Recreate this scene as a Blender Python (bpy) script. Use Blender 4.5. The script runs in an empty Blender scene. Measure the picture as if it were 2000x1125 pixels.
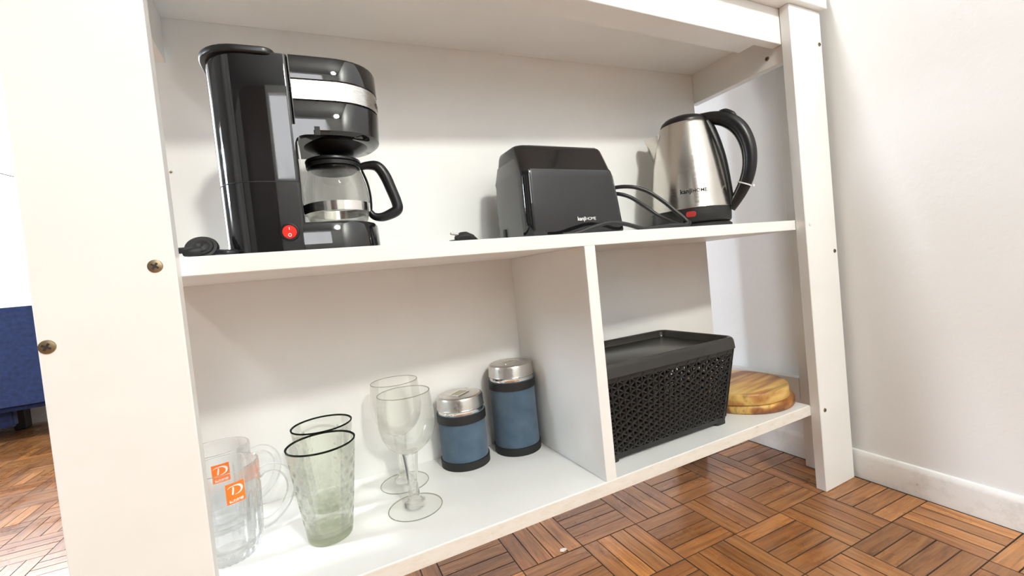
import bpy, bmesh, math, random
from mathutils import Vector, Matrix
random.seed(7)
PI = math.pi
sc = bpy.context.scene
COL = sc.collection

# ------------------------------------------------------------------ camera
CAM = Vector((0.09958, -0.53005, 0.49753)); YAW, PITCH, ROLL, FPX = 0.45597, -0.03331, -0.10068, 852.8
fwd = Vector((math.sin(YAW)*math.cos(PITCH), math.cos(YAW)*math.cos(PITCH), math.sin(PITCH)))
rgt0 = Vector((math.cos(YAW), -math.sin(YAW), 0)); up0 = rgt0.cross(fwd)
rgt = math.cos(ROLL)*rgt0 + math.sin(ROLL)*up0
upv = -math.sin(ROLL)*rgt0 + math.cos(ROLL)*up0
cd = bpy.data.cameras.new('camera'); cam = bpy.data.objects.new('camera', cd); COL.objects.link(cam)
cd.sensor_fit = 'HORIZONTAL'; cd.sensor_width = 36.0; cd.lens = 36.0*FPX/2000.0; cd.clip_start = 0.02
m = Matrix((rgt, upv, -fwd)).transposed().to_4x4(); m.translation = CAM; cam.matrix_world = m
sc.camera = cam
def project(P):
    d = Vector(P) - CAM; z = d.dot(fwd)
    if z <= 0.01: return None
    return (1000 + FPX*d.dot(rgt)/z, 562.5 - FPX*d.dot(upv)/z, z)

# ------------------------------------------------------------------ world, lights, exposure
w = bpy.data.worlds.new('world'); sc.world = w; w.use_nodes = True
bg = w.node_tree.nodes['Background']; bg.inputs[0].default_value = (0.97, 0.98, 1.0, 1); bg.inputs[1].default_value = 6.0
def point_light(name, loc, power, col, radius):
    l = bpy.data.lights.new(name, 'POINT'); l.energy = power; l.color = col; l.shadow_soft_size = radius
    o = bpy.data.objects.new(name, l); COL.objects.link(o); o.location = loc; return o
point_light('ceiling_lamp_light', (0.55, -2.0, 2.0), 102, (0.985, 0.985, 0.915), 0.10)       # pendant in the room in front of the unit
point_light('side_lamp_light', (-1.30, 0.16, 2.25), 98, (0.97, 0.99, 1.0), 0.12)          # second lamp, left of the unit
pl = bpy.data.lights.new('window_daylight', 'AREA'); pl.shape = 'RECTANGLE'; pl.size = 1.25; pl.size_y = 1.5
pl.energy = 30; pl.color = (0.82, 0.90, 1.0)
po = bpy.data.objects.new('window_daylight', pl); COL.objects.link(po)
po.location = (-1.575, 2.56, 1.34); po.rotation_euler = (-PI/2, 0, 0)                      # shines in through the window, -y
p2 = bpy.data.lights.new('added_side_window_light', 'AREA'); p2.shape = 'RECTANGLE'; p2.size = 0.6; p2.size_y = 1.0; p2.energy = 56; p2.color = (0.70, 0.84, 1.0)
p2o = bpy.data.objects.new('added_side_window_light', p2); COL.objects.link(p2o); p2o.location = (-3.06, 0.95, 1.35); p2o.rotation_euler = (0, -PI/2, 0)   # added daylight through the unseen added_side_window, +x
for nm, lc, sx, sz, rx in (('added_front_window_portal', (0.015, -3.215, 1.80), 0.53, 1.20, PI/2), ('back_window_portal', (-1.575, 2.47, 1.34), 1.25, 1.52, -PI/2)):
    q = bpy.data.lights.new(nm, 'AREA'); q.shape = 'RECTANGLE'; q.size = sx; q.size_y = sz; q.cycles.is_portal = True      # guides sky light through the windows
    qo = bpy.data.objects.new(nm, q); COL.objects.link(qo); qo.location = lc; qo.rotation_euler = (rx, 0, 0)
vs = sc.view_settings
vs.view_transform = 'Standard'; vs.look = 'None'; vs.gamma = 1.0; vs.use_curve_mapping = False; vs.exposure = 0.58

cy = sc.cycles
cy.max_bounces = 20; cy.transmission_bounces = 16; cy.transparent_max_bounces = 40; cy.glossy_bounces = 6; cy.diffuse_bounces = 5; cy.sample_clamp_indirect = 6.0

# ------------------------------------------------------------------ materials
def new_mat(name):
    m = bpy.data.materials.new(name); m.use_nodes = True
    return m, m.node_tree, m.node_tree.nodes['Principled BSDF']
def set_in(b, **k):
    for n, v in k.items():
        n = n.replace('_', ' ')
        if n in b.inputs: b.inputs[n].default_value = v
def plain(name, col, rough=0.5, metal=0.0, **k):
    m, t, b = new_mat(name); set_in(b, Base_Color=(*col, 1), Roughness=rough, Metallic=metal, **k); return m
def node(t, kind, **k):
    n = t.nodes.new(kind)
    for a, v in k.items(): setattr(n, a, v)
    return n
def add_bump(t, b, scale, strength, dist=0.001, stretch=(1, 1, 1), detail=3):
    tc = node(t, 'ShaderNodeTexCoord'); mp = node(t, 'ShaderNodeMapping'); mp.inputs['Scale'].default_value = stretch
    nz = node(t, 'ShaderNodeTexNoise'); nz.inputs['Scale'].default_value = scale; nz.inputs['Detail'].default_value = detail
    bp = node(t, 'ShaderNodeBump'); bp.inputs['Strength'].default_value = strength; bp.inputs['Distance'].default_value = dist
    t.links.new(tc.outputs['Object'], mp.inputs[0]); t.links.new(mp.outputs[0], nz.inputs['Vector'])
    t.links.new(nz.outputs['Fac'], bp.inputs['Height']); t.links.new(bp.outputs[0], b.inputs['Normal'])
    return nz
def ramp(t, fac, stops):
    r = node(t, 'ShaderNodeValToRGB'); e = r.color_ramp.elements
    while len(e) < len(stops): e.new(0.5)
    for i, (p, c) in enumerate(stops): e[i].position = p; e[i].color = (*c, 1)
    t.links.new(fac, r.inputs[0]); return r

M = {}
def mk_melamine():
    m, t, b = new_mat('white_melamine'); set_in(b, Roughness=0.38)
    tc = node(t, 'ShaderNodeTexCoord'); nz = node(t, 'ShaderNodeTexNoise'); nz.inputs['Scale'].default_value = 9; nz.inputs['Detail'].default_value = 6
    t.links.new(tc.outputs['Object'], nz.inputs['Vector'])
    r = ramp(t, nz.outputs['Fac'], [(0.3, (0.805, 0.81, 0.79)), (0.6, (0.835, 0.84, 0.825))])
    t.links.new(r.outputs[0], b.inputs['Base Color']); return m
M['white'] = mk_melamine()
def mk_edge():
    m, t, b = new_mat('worn_white_edging'); set_in(b, Roughness=0.5)
    tc = node(t, 'ShaderNodeTexCoord'); mp = node(t, 'ShaderNodeMapping'); mp.inputs['Scale'].default_value = (1, 1, 3)
    nz = node(t, 'ShaderNodeTexNoise'); nz.inputs['Scale'].default_value = 38; nz.inputs['Detail'].default_value = 8; nz.inputs['Roughness'].default_value = 0.7
    t.links.new(tc.outputs['Object'], mp.inputs[0]); t.links.new(mp.outputs[0], nz.inputs['Vector'])
    r = ramp(t, nz.outputs['Fac'], [(0.30, (0.50, 0.44, 0.36)), (0.37, (0.73, 0.69, 0.61)), (0.55, (0.79, 0.76, 0.70))])
    t.links.new(r.outputs[0], b.inputs['Base Color']); return m
M['edge'] = mk_edge()
def mk_wall():
    m, t, b = new_mat('white_plaster'); set_in(b, Base_Color=(0.83, 0.838, 0.832, 1), Roughness=0.85)
    add_bump(t, b, 55, 0.35, 0.002, detail=6); return m
M['wall'] = mk_wall()
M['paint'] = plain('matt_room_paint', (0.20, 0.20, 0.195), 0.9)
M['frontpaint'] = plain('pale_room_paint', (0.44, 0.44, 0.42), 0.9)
M['added_doorwood'] = plain('added_door_brown', (0.05, 0.028, 0.016), 0.4)  # for the added door that darkens the gloss reflections
def mk_base():
    m, t, b = new_mat('painted_baseboard'); set_in(b, Roughness=0.45)
    tc = node(t, 'ShaderNodeTexCoord'); nz = node(t, 'ShaderNodeTexNoise'); nz.inputs['Scale'].default_value = 26; nz.inputs['Detail'].default_value = 10; nz.inputs['Roughness'].default_value = 0.75
    t.links.new(tc.outputs['Object'], nz.inputs['Vector'])
    r = ramp(t, nz.outputs['Fac'], [(0.27, (0.25, 0.22, 0.19)), (0.32, (0.70, 0.68, 0.64)), (0.5, (0.82, 0.81, 0.79))])
    t.links.new(r.outputs[0], b.inputs['Base Color'])
    bp = node(t, 'ShaderNodeBump'); bp.inputs['Strength'].default_value = 0.4; bp.inputs['Distance'].default_value = 0.002
    t.links.new(nz.outputs['Fac'], bp.inputs['Height']); t.links.new(bp.outputs[0], b.inputs['Normal']); return m
M['baseboard'] = mk_base()
def mk_parquet():
    m, t, b = new_mat('parquet_wood'); set_in(b, Roughness=0.3, Coat_Weight=0.25, Coat_Roughness=0.12)
    tc = node(t, 'ShaderNodeTexCoord'); oi = node(t, 'ShaderNodeObjectInfo'); ge = node(t, 'ShaderNodeNewGeometry')
    add = node(t, 'ShaderNodeMath', operation='ADD'); fr = node(t, 'ShaderNodeMath', operation='FRACT')
    t.links.new(oi.outputs['Random'], add.inputs[0]); t.links.new(ge.outputs['Random Per Island'], add.inputs[1]); t.links.new(add.outputs[0], fr.inputs[0])
    off = node(t, 'ShaderNodeVectorMath', operation='SCALE'); off.inputs[0].default_value = (37, 19, 7); t.links.new(fr.outputs[0], off.inputs['Scale'])
    va = node(t, 'ShaderNodeVectorMath', operation='ADD'); t.links.new(tc.outputs['Object'], va.inputs[0]); t.links.new(off.outputs[0], va.inputs[1])
    mp = node(t, 'ShaderNodeMapping'); mp.inputs['Scale'].default_value = (5, 60, 5); t.links.new(va.outputs[0], mp.inputs[0])
    n1 = node(t, 'ShaderNodeTexNoise'); n1.inputs['Scale'].default_value = 2.4; n1.inputs['Detail'].default_value = 8; n1.inputs['Roughness'].default_value = 0.65; n1.inputs['Distortion'].default_value = 0.6
    t.links.new(mp.outputs[0], n1.inputs['Vector'])
    r1 = ramp(t, n1.outputs['Fac'], [(0.28, (0.15, 0.060, 0.020)), (0.48, (0.33, 0.145, 0.050)), (0.72, (0.52, 0.26, 0.095))])
    rt = ramp(t, fr.outputs[0], [(0.0, (0.60, 0.53, 0.48)), (0.35, (1.05, 1.0, 0.88)), (0.7, (0.80, 0.68, 0.58)), (1.0, (1.45, 1.35, 1.1))])
    mx = node(t, 'ShaderNodeMix', data_type='RGBA', blend_type='MULTIPLY'); mx.inputs[0].default_value = 1.0
    t.links.new(r1.outputs[0], mx.inputs['A']); t.links.new(rt.outputs[0], mx.inputs['B'])
    # dust scuffs
    n2 = node(t, 'ShaderNodeTexNoise'); n2.inputs['Scale'].default_value = 14; n2.inputs['Detail'].default_value = 7
    t.links.new(ge.outputs['Position'], n2.inputs['Vector'])
    r2 = ramp(t, n2.outputs['Fac'], [(0.45, (0, 0, 0)), (0.8, (0.22, 0.22, 0.22))])
    mx2 = node(t, 'ShaderNodeMix', data_type='RGBA'); mx2.inputs['B'].default_value = (0.40, 0.27, 0.17, 1)
    t.links.new(r2.outputs[0], mx2.inputs[0]); t.links.new(mx.outputs['Result'], mx2.inputs['A'])
    t.links.new(mx2.outputs['Result'], b.inputs['Base Color'])
    rr = ramp(t, n2.outputs['Fac'], [(0.3, (0.22, 0.22, 0.22)), (0.75, (0.45, 0.45, 0.45))]); t.links.new(rr.outputs[0], b.inputs['Roughness'])
    bp = node(t, 'ShaderNodeBump'); bp.inputs['Strength'].default_value = 0.15; bp.inputs['Distance'].default_value = 0.001
    t.links.new(n1.outputs['Fac'], bp.inputs['Height']); t.links.new(bp.outputs[0], b.inputs['Normal']); return m
M['parquet'] = mk_parquet()
M['grout'] = plain('dark_floor_joint', (0.055, 0.027, 0.013), 0.8)
def mk_black_gloss():
    m, t, b = new_mat('glossy_black_plastic'); set_in(b, Base_Color=(0.008, 0.008, 0.009, 1), Roughness=0.07, IOR=1.62)
    tc = node(t, 'ShaderNodeTexCoord'); nz = node(t, 'ShaderNodeTexNoise'); nz.inputs['Scale'].default_value = 22; nz.inputs['Detail'].default_value = 9; nz.inputs['Distortion'].default_value = 1.2
    t.links.new(tc.outputs['Object'], nz.inputs['Vector'])
    r = ramp(t, nz.outputs['Fac'], [(0.5, (0.03, 0.03, 0.03)), (0.75, (0.17, 0.17, 0.17))]); t.links.new(r.outputs[0], b.inputs['Roughness']); return m
M['gloss'] = mk_black_gloss()
M['satin'] = plain('satin_black_plastic', (0.009, 0.009, 0.010), 0.32, Specular_IOR_Level=0.42)
M['matte'] = plain('dark_grey_plastic', (0.016, 0.0155, 0.015), 0.45, Specular_IOR_Level=0.42)
M['cord'] = plain('black_rubber_cord', (0.016, 0.016, 0.018), 0.38)
M['rubber'] = plain('black_rubber', (0.010, 0.010, 0.010), 0.6)
M['seam'] = plain('seam_black', (0.002, 0.002, 0.002), 0.6)
def mk_steel(name, col, rough, stretch, amt=0.12):
    m, t, b = new_mat(name); set_in(b, Base_Color=(*col, 1), Metallic=1.0, Roughness=rough)
    nz = add_bump(t, b, 60, amt, 0.0005, stretch=stretch, detail=4)
    r = ramp(t, nz.outputs['Fac'], [(0.3, (rough*0.8,)*3), (0.7, (rough*1.35,)*3)]); t.links.new(r.outputs[0], b.inputs['Roughness']); return m
M['steel'] = mk_steel('brushed_steel', (0.66, 0.63, 0.58), 0.20, (1, 1, 22), 0.015)
M['band'] = mk_steel('satin_steel_band', (0.58, 0.57, 0.55), 0.26, (1, 1, 10), 0.03)
M['tin'] = mk_steel('worn_tin', (0.60, 0.57, 0.53), 0.30, (1, 1, 1), 0.25)
M['chrome'] = plain('bright_steel', (0.82, 0.80, 0.77), 0.12, 1.0)
M['brass'] = plain('dull_brass_screw', (0.30, 0.23, 0.14), 0.38, 0.9)
M['slot'] = plain('screw_slot_dark', (0.02, 0.016, 0.012), 0.7)
M['cap'] = plain('white_screw_cap', (0.80, 0.79, 0.77), 0.5)
M['red'] = plain('red_switch_plastic', (0.75, 0.03, 0.02), 0.25, Transmission_Weight=0.0)
M['redlight'] = plain('red_indicator', (0.42, 0.03, 0.025), 0.3)
M['inkwhite'] = plain('white_print', (0.85, 0.85, 0.83), 0.5)
M['inkdark'] = plain('dark_print', (0.012, 0.011, 0.010), 0.6, Specular_IOR_Level=0.2)
M['tie'] = plain('white_nylon', (0.82, 0.82, 0.80), 0.4)
M['orange'] = plain('orange_sticker', (0.90, 0.20, 0.02), 0.4)
M['navy'] = None
def mk_fabric(name, c1, c2, scale, bump):
    m, t, b = new_mat(name); set_in(b, Roughness=0.9, Sheen_Weight=0.15)
    nz = add_bump(t, b, scale, bump, 0.002, detail=8)
    r = ramp(t, nz.outputs['Fac'], [(0.3, c1), (0.7, c2)]); t.links.new(r.outputs[0], b.inputs['Base Color']); return m
M['navy'] = mk_fabric('navy_fabric', (0.007, 0.016, 0.065), (0.013, 0.031, 0.115), 60, 0.5)
M['bluewrap'] = mk_fabric('blue_leatherette', (0.050, 0.086, 0.132), (0.082, 0.128, 0.18), 34, 0.25)
def mk_glass(name, col, ior=1.5, clear=0.35, rough=0.0):
    m = bpy.data.materials.new(name); m.use_nodes = True; t = m.node_tree; t.nodes.clear()
    out = node(t, 'ShaderNodeOutputMaterial'); g = node(t, 'ShaderNodeBsdfGlass'); g.inputs['Color'].default_value = (*col, 1)
    g.inputs['IOR'].default_value = ior; g.inputs['Roughness'].default_value = rough
    tr = node(t, 'ShaderNodeBsdfTransparent'); tr.inputs[0].default_value = (*col, 1)
    mx = node(t, 'ShaderNodeMixShader'); lw = node(t, 'ShaderNodeLayerWeight'); lw.inputs['Blend'].default_value = clear
    t.links.new(lw.outputs['Facing'], mx.inputs[0])
    t.links.new(tr.outputs[0], mx.inputs[1]); t.links.new(g.outputs[0], mx.inputs[2]); t.links.new(mx.outputs[0], out.inputs[0]); return m
M['glass'] = mk_glass('clear_glass', (0.994, 0.996, 0.990), 1.45, 0.22)
M['mugglass'] = mk_glass('thick_clear_glass', (0.992, 0.995, 0.996), 1.45, 0.50)
M['smoke'] = mk_glass('smoky_green_glass', (0.985, 0.990, 0.975), 1.45, 0.50)
M['baseglass'] = mk_glass('green_base_glass', (0.87, 0.885, 0.83), 1.45, 0.5)
M['edgeglass'] = mk_glass('glass_edge', (0.80, 0.81, 0.77), 1.45, 0.45)
M['stemglass'] = mk_glass('solid_stem_glass', (0.985, 0.988, 0.98), 1.45, 0.80)
M['footglass'] = mk_glass('thin_foot_glass', (0.994, 0.996, 0.99), 1.45, 0.07)
M['rimglass'] = mk_glass('dark_rim_glass', (0.16, 0.17, 0.15), 1.45, 0.6)
M['carafeglass'] = mk_glass('carafe_glass', (0.93, 0.93, 0.92), 1.45, 0.40)
M['pane'] = mk_glass('window_pane_glass', (0.99, 0.99, 0.99), 1.45, 0.2)
def mk_board(name, seed):
    m, t, b = new_mat(name); set_in(b, Roughness=0.42)
    tc = node(t, 'ShaderNodeTexCoord'); mp = node(t, 'ShaderNodeMapping'); mp.inputs['Location'].default_value = (seed*1.7, seed*0.31, seed)
    t.links.new(tc.outputs['Object'], mp.inputs[0])
    def nz(scale3, sc_, det, dist):
        q = node(t, 'ShaderNodeMapping'); q.inputs['Scale'].default_value = scale3; t.links.new(mp.outputs[0], q.inputs[0])
        n = node(t, 'ShaderNodeTexNoise'); n.inputs['Scale'].default_value = sc_; n.inputs['Detail'].default_value = det; n.inputs['Distortion'].default_value = dist
        t.links.new(q.outputs[0], n.inputs['Vector']); return n
    n1 = nz((3, 17, 17), 1.0, 2, 0.4)        # broad heartwood streaks along x
    n2 = nz((5, 110, 60), 1.0, 4, 0.3)       # fine grain lines
    r1 = ramp(t, n1.outputs['Fac'], [(0.40, (0.25, 0.095, 0.03)), (0.46, (0.42, 0.18, 0.05)), (0.51, (0.62, 0.37, 0.10)), (0.58, (0.70, 0.47, 0.15)), (0.64, (0.48, 0.22, 0.06))])
    r2 = ramp(t, n2.outputs['Fac'], [(0.30, (0.50, 0.42, 0.33)), (0.48, (0.95, 0.93, 0.9)), (0.7, (1.08, 1.08, 1.05))])
    mx = node(t, 'ShaderNodeMix', data_type='RGBA', blend_type='MULTIPLY'); mx.inputs[0].default_value = 0.85
    t.links.new(r1.outputs[0], mx.inputs['A']); t.links.new(r2.outputs[0], mx.inputs['B']); t.links.new(mx.outputs['Result'], b.inputs['Base Color']); return m
M['board1'] = mk_board('pine_board_wood', 3.1)
M['board2'] = mk_board('pine_board_wood_dark', 8.4)

# ------------------------------------------------------------------ mesh helpers
def link(name, me, mat, parent=None, smooth=None):
    if mat is not None:
        for mm in (mat if isinstance(mat, (list, tuple)) else [mat]): me.materials.append(mm)
    if smooth is not None:
        me.polygons.foreach_set('use_smooth', [True]*len(me.polygons))
        try: me.set_sharp_from_angle(angle=math.radians(smooth))
        except Exception: pass
    me.update()
    o = bpy.data.objects.new(name, me); COL.objects.link(o)
    if parent is not None: o.parent = parent
    return o
def from_bm(name, bm, mat, parent=None, smooth=None, recalc=True):
    if recalc: bmesh.ops.recalc_face_normals(bm, faces=bm.faces)
    me = bpy.data.meshes.new(name); bm.to_mesh(me); bm.free()
    return link(name, me, mat, parent, smooth)
def tag(o, label, cat=None, group=None, kind=None):
    if label: o['label'] = label
    if cat: o['category'] = cat
    if group: o['group'] = group
    if kind: o['kind'] = kind
    return o
def thing(name, loc, label, cat, group=None, rz=0.0):
    o = bpy.data.objects.new(name, None); o.empty_display_size = 0.05; COL.objects.link(o)
    o.location = loc; o.rotation_euler = (0, 0, rz); return tag(o, label, cat, group)
def hexa(bm, p):   # 8 points: bottom 4 ccw, top 4 ccw
    v = [bm.verts.new(q) for q in p]
    for f in ((3, 2, 1, 0), (4, 5, 6, 7), (0, 1, 5, 4), (1, 2, 6, 5), (2, 3, 7, 6), (3, 0, 4, 7)): bm.faces.new([v[i] for i in f])
    return v
def box(bm, x0, x1, y0, y1, z0, z1):
    return hexa(bm, [(x0, y0, z0), (x1, y0, z0), (x1, y1, z0), (x0, y1, z0), (x0, y0, z1), (x1, y0, z1), (x1, y1, z1), (x0, y1, z1)])
def bevel(bm, w, seg=1):
    bmesh.ops.bevel(bm, geom=bm.edges[:], offset=w, segments=seg, affect='EDGES', clamp_overlap=True)
def board(name, parent, mat, x0, x1, y0, y1, z0, z1, bv=0.0007):
    bm = bmesh.new(); box(bm, x0, x1, y0, y1, z0, z1); bevel(bm, bv); return from_bm(name, bm, mat, parent)
def hexboard(name, parent, mat, pts, bv=0.0007):
    bm = bmesh.new(); hexa(bm, pts); bevel(bm, bv); return from_bm(name, bm, mat, parent)
def loft(bm, rings, cap0=True, cap1=True, closed=False):
    R = [[bm.verts.new(p) for p in r] for r in rings]; n = len(R[0])
    L = list(zip(R[:-1], R[1:])) + ([(R[-1], R[0])] if closed else [])
    for a, b in L:
        for i in range(n):
            j = (i+1) % n; bm.faces.new((a[i], a[j], b[j], b[i]))
    if not closed:
        if cap0: bm.faces.new(R[0][::-1])
        if cap1: bm.faces.new(R[-1])
    return R
def lathe(bm, prof, seg=48, closed=False, disp=None):
    """prof: (r,z) list; closed -> ring profile; points of r==0 are merged"""
    rings = []
    for k, (r, z) in enumerate(prof):
        if r < 1e-6: rings.append([bm.verts.new((0, 0, z))]); continue
        ring = []
        for i in range(seg):
            a = 2*PI*i/seg; rr = r + (disp(k, a, r, z) if disp else 0); ring.append(bm.verts.new((rr*math.cos(a), rr*math.sin(a), z)))
        rings.append(ring)
    pairs = list(zip(rings[:-1], rings[1:])) + ([(rings[-1], rings[0])] if closed else [])
    for a, b in pairs:
        if len(a) == 1 and len(b) == 1: continue
        for i in range(seg):
            j = (i+1) % seg
            if len(a) == 1: bm.faces.new((a[0], b[j], b[i]))
            elif len(b) == 1: bm.faces.new((a[i], a[j], b[0]))
            else: bm.faces.new((a[i], a[j], b[j], b[i]))
def lathe_obj(name, prof, mat, parent=None, seg=48, closed=False, smooth=40, disp=None):
    bm = bmesh.new(); lathe(bm, prof, seg, closed, disp); return from_bm(name, bm, mat, parent, smooth)
def catmull(pts, sub=6):
    P = [Vector(p) for p in pts]; P = [2*P[0]-P[1]] + P + [2*P[-1]-P[-2]]; out = []
    for i in range(1, len(P)-2):
        for k in range(sub):
            t = k/sub; a, b, c, d = P[i-1], P[i], P[i+1], P[i+2]
            out.append(0.5*((2*b) + (c-a)*t + (2*a-5*b+4*c-d)*t*t + (3*b-a-3*c+d)*t**3))
    out.append(P[-2]); return out
def tube(bm, pts, rad, seg=10, sub=6, side=None, flat=1.0):
    """swept tube; rad number or list per control point; side: fixed lateral vector; flat: lateral scale"""
    path = catmull(pts, sub); n = len(path)
    if isinstance(rad, (list, tuple)):
        rr = []
        for i in range(n):
            t = i/(n-1)*(len(rad)-1); k = min(int(t), len(rad)-2); rr.append(rad[k]+(rad[k+1]-rad[k])*(t-k))
    else: rr = [rad]*n
    rings = []; prev = None
    for i, p in enumerate(path):
        tan = (path[min(i+1, n-1)] - path[max(i-1, 0)]).normalized()
        if side is not None: s = (Vector(side) - tan*Vector(side).dot(tan)).normalized()
        else:
            if prev is None: prev = Vector((0, 0, 1)) if abs(tan.z) < 0.9 else Vector((1, 0, 0))
            s = (prev - tan*prev.dot(tan)).normalized(); prev = s
        q = tan.cross(s)
        rings.append([p + s*math.cos(2*PI*k/seg)*rr[i]*flat + q*math.sin(2*PI*k/seg)*rr[i] for k in range(seg)])
    loft(bm, rings)
def tube_obj(name, pts, rad, mat, parent=None, seg=10, sub=6, side=None, flat=1.0):
    bm = bmesh.new(); tube(bm, pts, rad, seg, sub, side, flat); return from_bm(name, bm, mat, parent, 50)
def rrect(x0, x1, y0, y1, r, n=6):
    """rounded rectangle outline; r = radius or 4 radii (x0y0, x1y0, x1y1, x0y1)"""
    if not isinstance(r, (list, tuple)): r = [r]*4
    out = []
    for (cx, cy, a0, rr) in ((x0+r[0], y0+r[0], PI, r[0]), (x1-r[1], y0+r[1], 1.5*PI, r[1]), (x1-r[2], y1-r[2], 0, r[2]), (x0+r[3], y1-r[3], 0.5*PI, r[3])):
        for k in range(n+1):
            a = a0 + k/n*PI/2; out.append((cx+rr*math.cos(a), cy+rr*math.sin(a)))
    return out
def prism(bm, outline, z0, z1, rnd=0.0, steps=3):
    """vertical prism with rounded top/bottom edges (inset by rnd)"""
    cx = sum(p[0] for p in outline)/len(outline); cy = sum(p[1] for p in outline)/len(outline)
    ext = max(math.hypot(p[0]-cx, p[1]-cy) for p in outline)
    rings = []
    def ring(ins, z):
        k = ins
        return [(x - k*(x-cx)/max(math.hypot(x-cx, y-cy), 1e-6), y - k*(y-cy)/max(math.hypot(x-cx, y-cy), 1e-6), z) for x, y in outline]
    if rnd <= 0: rings = [ring(0, z0), ring(0, z1)]
    else:
        for k in range(steps+1):
            a = k/steps*PI/2; rings.append(ring(rnd*(1-math.sin(a)), z0+rnd*(1-math.cos(a))))
        for k in range(steps+1):
            a = k/steps*PI/2; rings.append(ring(rnd*(1-math.cos(a)), z1-rnd*(1-math.sin(a))))
    loft(bm, rings)
def text_mesh(s, size, bold=0.0, font_offset=0.0):
    """flat text as (verts2d, faces), origin bottom-left"""
    c = bpy.data.curves.new('t', 'FONT'); c.body = s; c.size = size; c.offset = bold; c.resolution_u = 3
    o = bpy.data.objects.new('t', c); COL.objects.link(o); dg = bpy.context.evaluated_depsgraph_get(); dg.update()
    me = o.evaluated_get(dg).to_mesh(); V = [(v.co.x, v.co.y) for v in me.vertices]; F = [tuple(p.vertices) for p in me.polygons]
    o.evaluated_get(dg).to_mesh_clear(); bpy.data.objects.remove(o); bpy.data.curves.remove(c); return V, F
def place_print(name, parts, fn, mat, parent):
    """parts: list of (V,F,dx); fn maps (x,y)->3D"""
    vs_, fs = [], []
    for V, F, dx in parts:
        b = len(vs_); vs_ += [fn(x+dx, y) for x, y in V]; fs += [tuple(i+b for i in f) for f in F]
    me = bpy.data.meshes.new(name); me.from_pydata(vs_, [], fs); return link(name, me, mat, parent)
def logo_parts(width):
    a = text_mesh('kanji', 1.0, 0.026); b = text_mesh('HOME', 0.82, 0.004)
    wa = max(v[0] for v in a[0]); wb = max(v[0] for v in b[0]); tot = wa+0.05+wb; s = width/tot
    A = ([(x*s, y*s) for x, y in a[0]], a[1], 0.0); B = ([(x*s, y*s) for x, y in b[0]], b[1], (wa+0.05)*s)
    return [A, B]

# ------------------------------------------------------------------ the room
L, WB, T = 1.0, 0.102, 0.0195
ZM, ZL, TS = 0.5462, 0.1712, 0.0194
ZT, ZU, ZA, ZF = 0.9615, 0.9293, 0.8604, 0.8927
def DX(x): return 0.279 - 0.06*(x+0.035)          # depth of the back panel: it stands a little askew
TILT = 0.034
def wallx(y): return 1.1155 + TILT*(y+0.02)
def struct(o, label=None):
    o['kind'] = 'structure'
    if label: o['label'] = label
    return o
Y0, Y1, X0, HC = -3.2, 2.46, -3.0, 2.5
bm = bmesh.new(); hexa(bm, [(wallx(Y0), Y0, -0.02), (wallx(Y0)+0.12, Y0, -0.02), (wallx(Y1+.1)+0.12, Y1+.1, -0.02), (wallx(Y1+.1), Y1+.1, -0.02), (wallx(Y0), Y0, HC), (wallx(Y0)+0.12, Y0, HC), (wallx(Y1+.1)+0.12, Y1+.1, HC), (wallx(Y1+.1), Y1+.1, HC)])
struct(from_bm('wall_right', bm, M['wall']), 'white plastered wall beside the shelf unit')
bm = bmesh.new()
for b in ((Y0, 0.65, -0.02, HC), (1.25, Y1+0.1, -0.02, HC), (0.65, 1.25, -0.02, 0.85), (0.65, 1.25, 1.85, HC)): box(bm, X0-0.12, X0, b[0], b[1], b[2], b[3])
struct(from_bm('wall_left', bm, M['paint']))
win2 = bpy.data.objects.new('added_side_window', None); COL.objects.link(win2); struct(win2)  # unseen window, added to bring cool daylight onto the right wall
for b in ((.65, .69, .85, 1.85), (1.21, 1.25, .85, 1.85), (.69, 1.21, .85, .89), (.69, 1.21, 1.81, 1.85)):
    bm = bmesh.new(); box(bm, X0-.05, X0-.01, b[0], b[1], b[2], b[3]); from_bm('window_frame', bm, M['cap'], win2)
bm = bmesh.new(); box(bm, X0-.033, X0-.028, .69, 1.21, .89, 1.81); from_bm('pane', bm, M['pane'], win2)
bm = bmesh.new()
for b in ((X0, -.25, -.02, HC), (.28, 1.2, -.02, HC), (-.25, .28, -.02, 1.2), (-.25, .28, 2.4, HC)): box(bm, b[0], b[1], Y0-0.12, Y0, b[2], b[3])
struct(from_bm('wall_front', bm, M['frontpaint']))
win3 = bpy.data.objects.new('added_front_window', None); COL.objects.link(win3); struct(win3)  # unseen window, added for bright reflections in the glossy appliances
for b in ((-.25, -.23, 1.2, 2.4), (.26, .28, 1.2, 2.4), (-.23, .26, 1.2, 1.22), (-.23, .26, 2.38, 2.4)):
    bm = bmesh.new(); box(bm, b[0], b[1], Y0-.06, Y0-.03, b[2], b[3]); from_bm('window_frame', bm, M['cap'], win3)
bm = bmesh.new(); box(bm, -.23, .26, Y0-.047, Y0-.043, 1.22, 2.38); from_bm('pane', bm, M['pane'], win3)
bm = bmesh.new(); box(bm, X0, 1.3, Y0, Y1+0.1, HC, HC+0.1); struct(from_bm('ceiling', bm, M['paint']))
bm = bmesh.new(); box(bm, -1.60, -0.30, Y0, Y0+0.04, 0.0, 2.48); bevel(bm, .004); dr = struct(from_bm('added_door', bm, M['added_doorwood']))  # unseen door, added as a dark area for the gloss to reflect
bm = bmesh.new(); tube(bm, [(-0.40, Y0+.04, 1.0), (-0.40, Y0+.09, 1.0), (-0.48, Y0+.095, 1.0)], .009, 8, 3); from_bm('added_door_handle', bm, M['chrome'], dr, 40)
WX0, WX1, WZ0, WZ1 = -2.2, -0.95, 0.58, 2.1
bm = bmesh.new()
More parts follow.
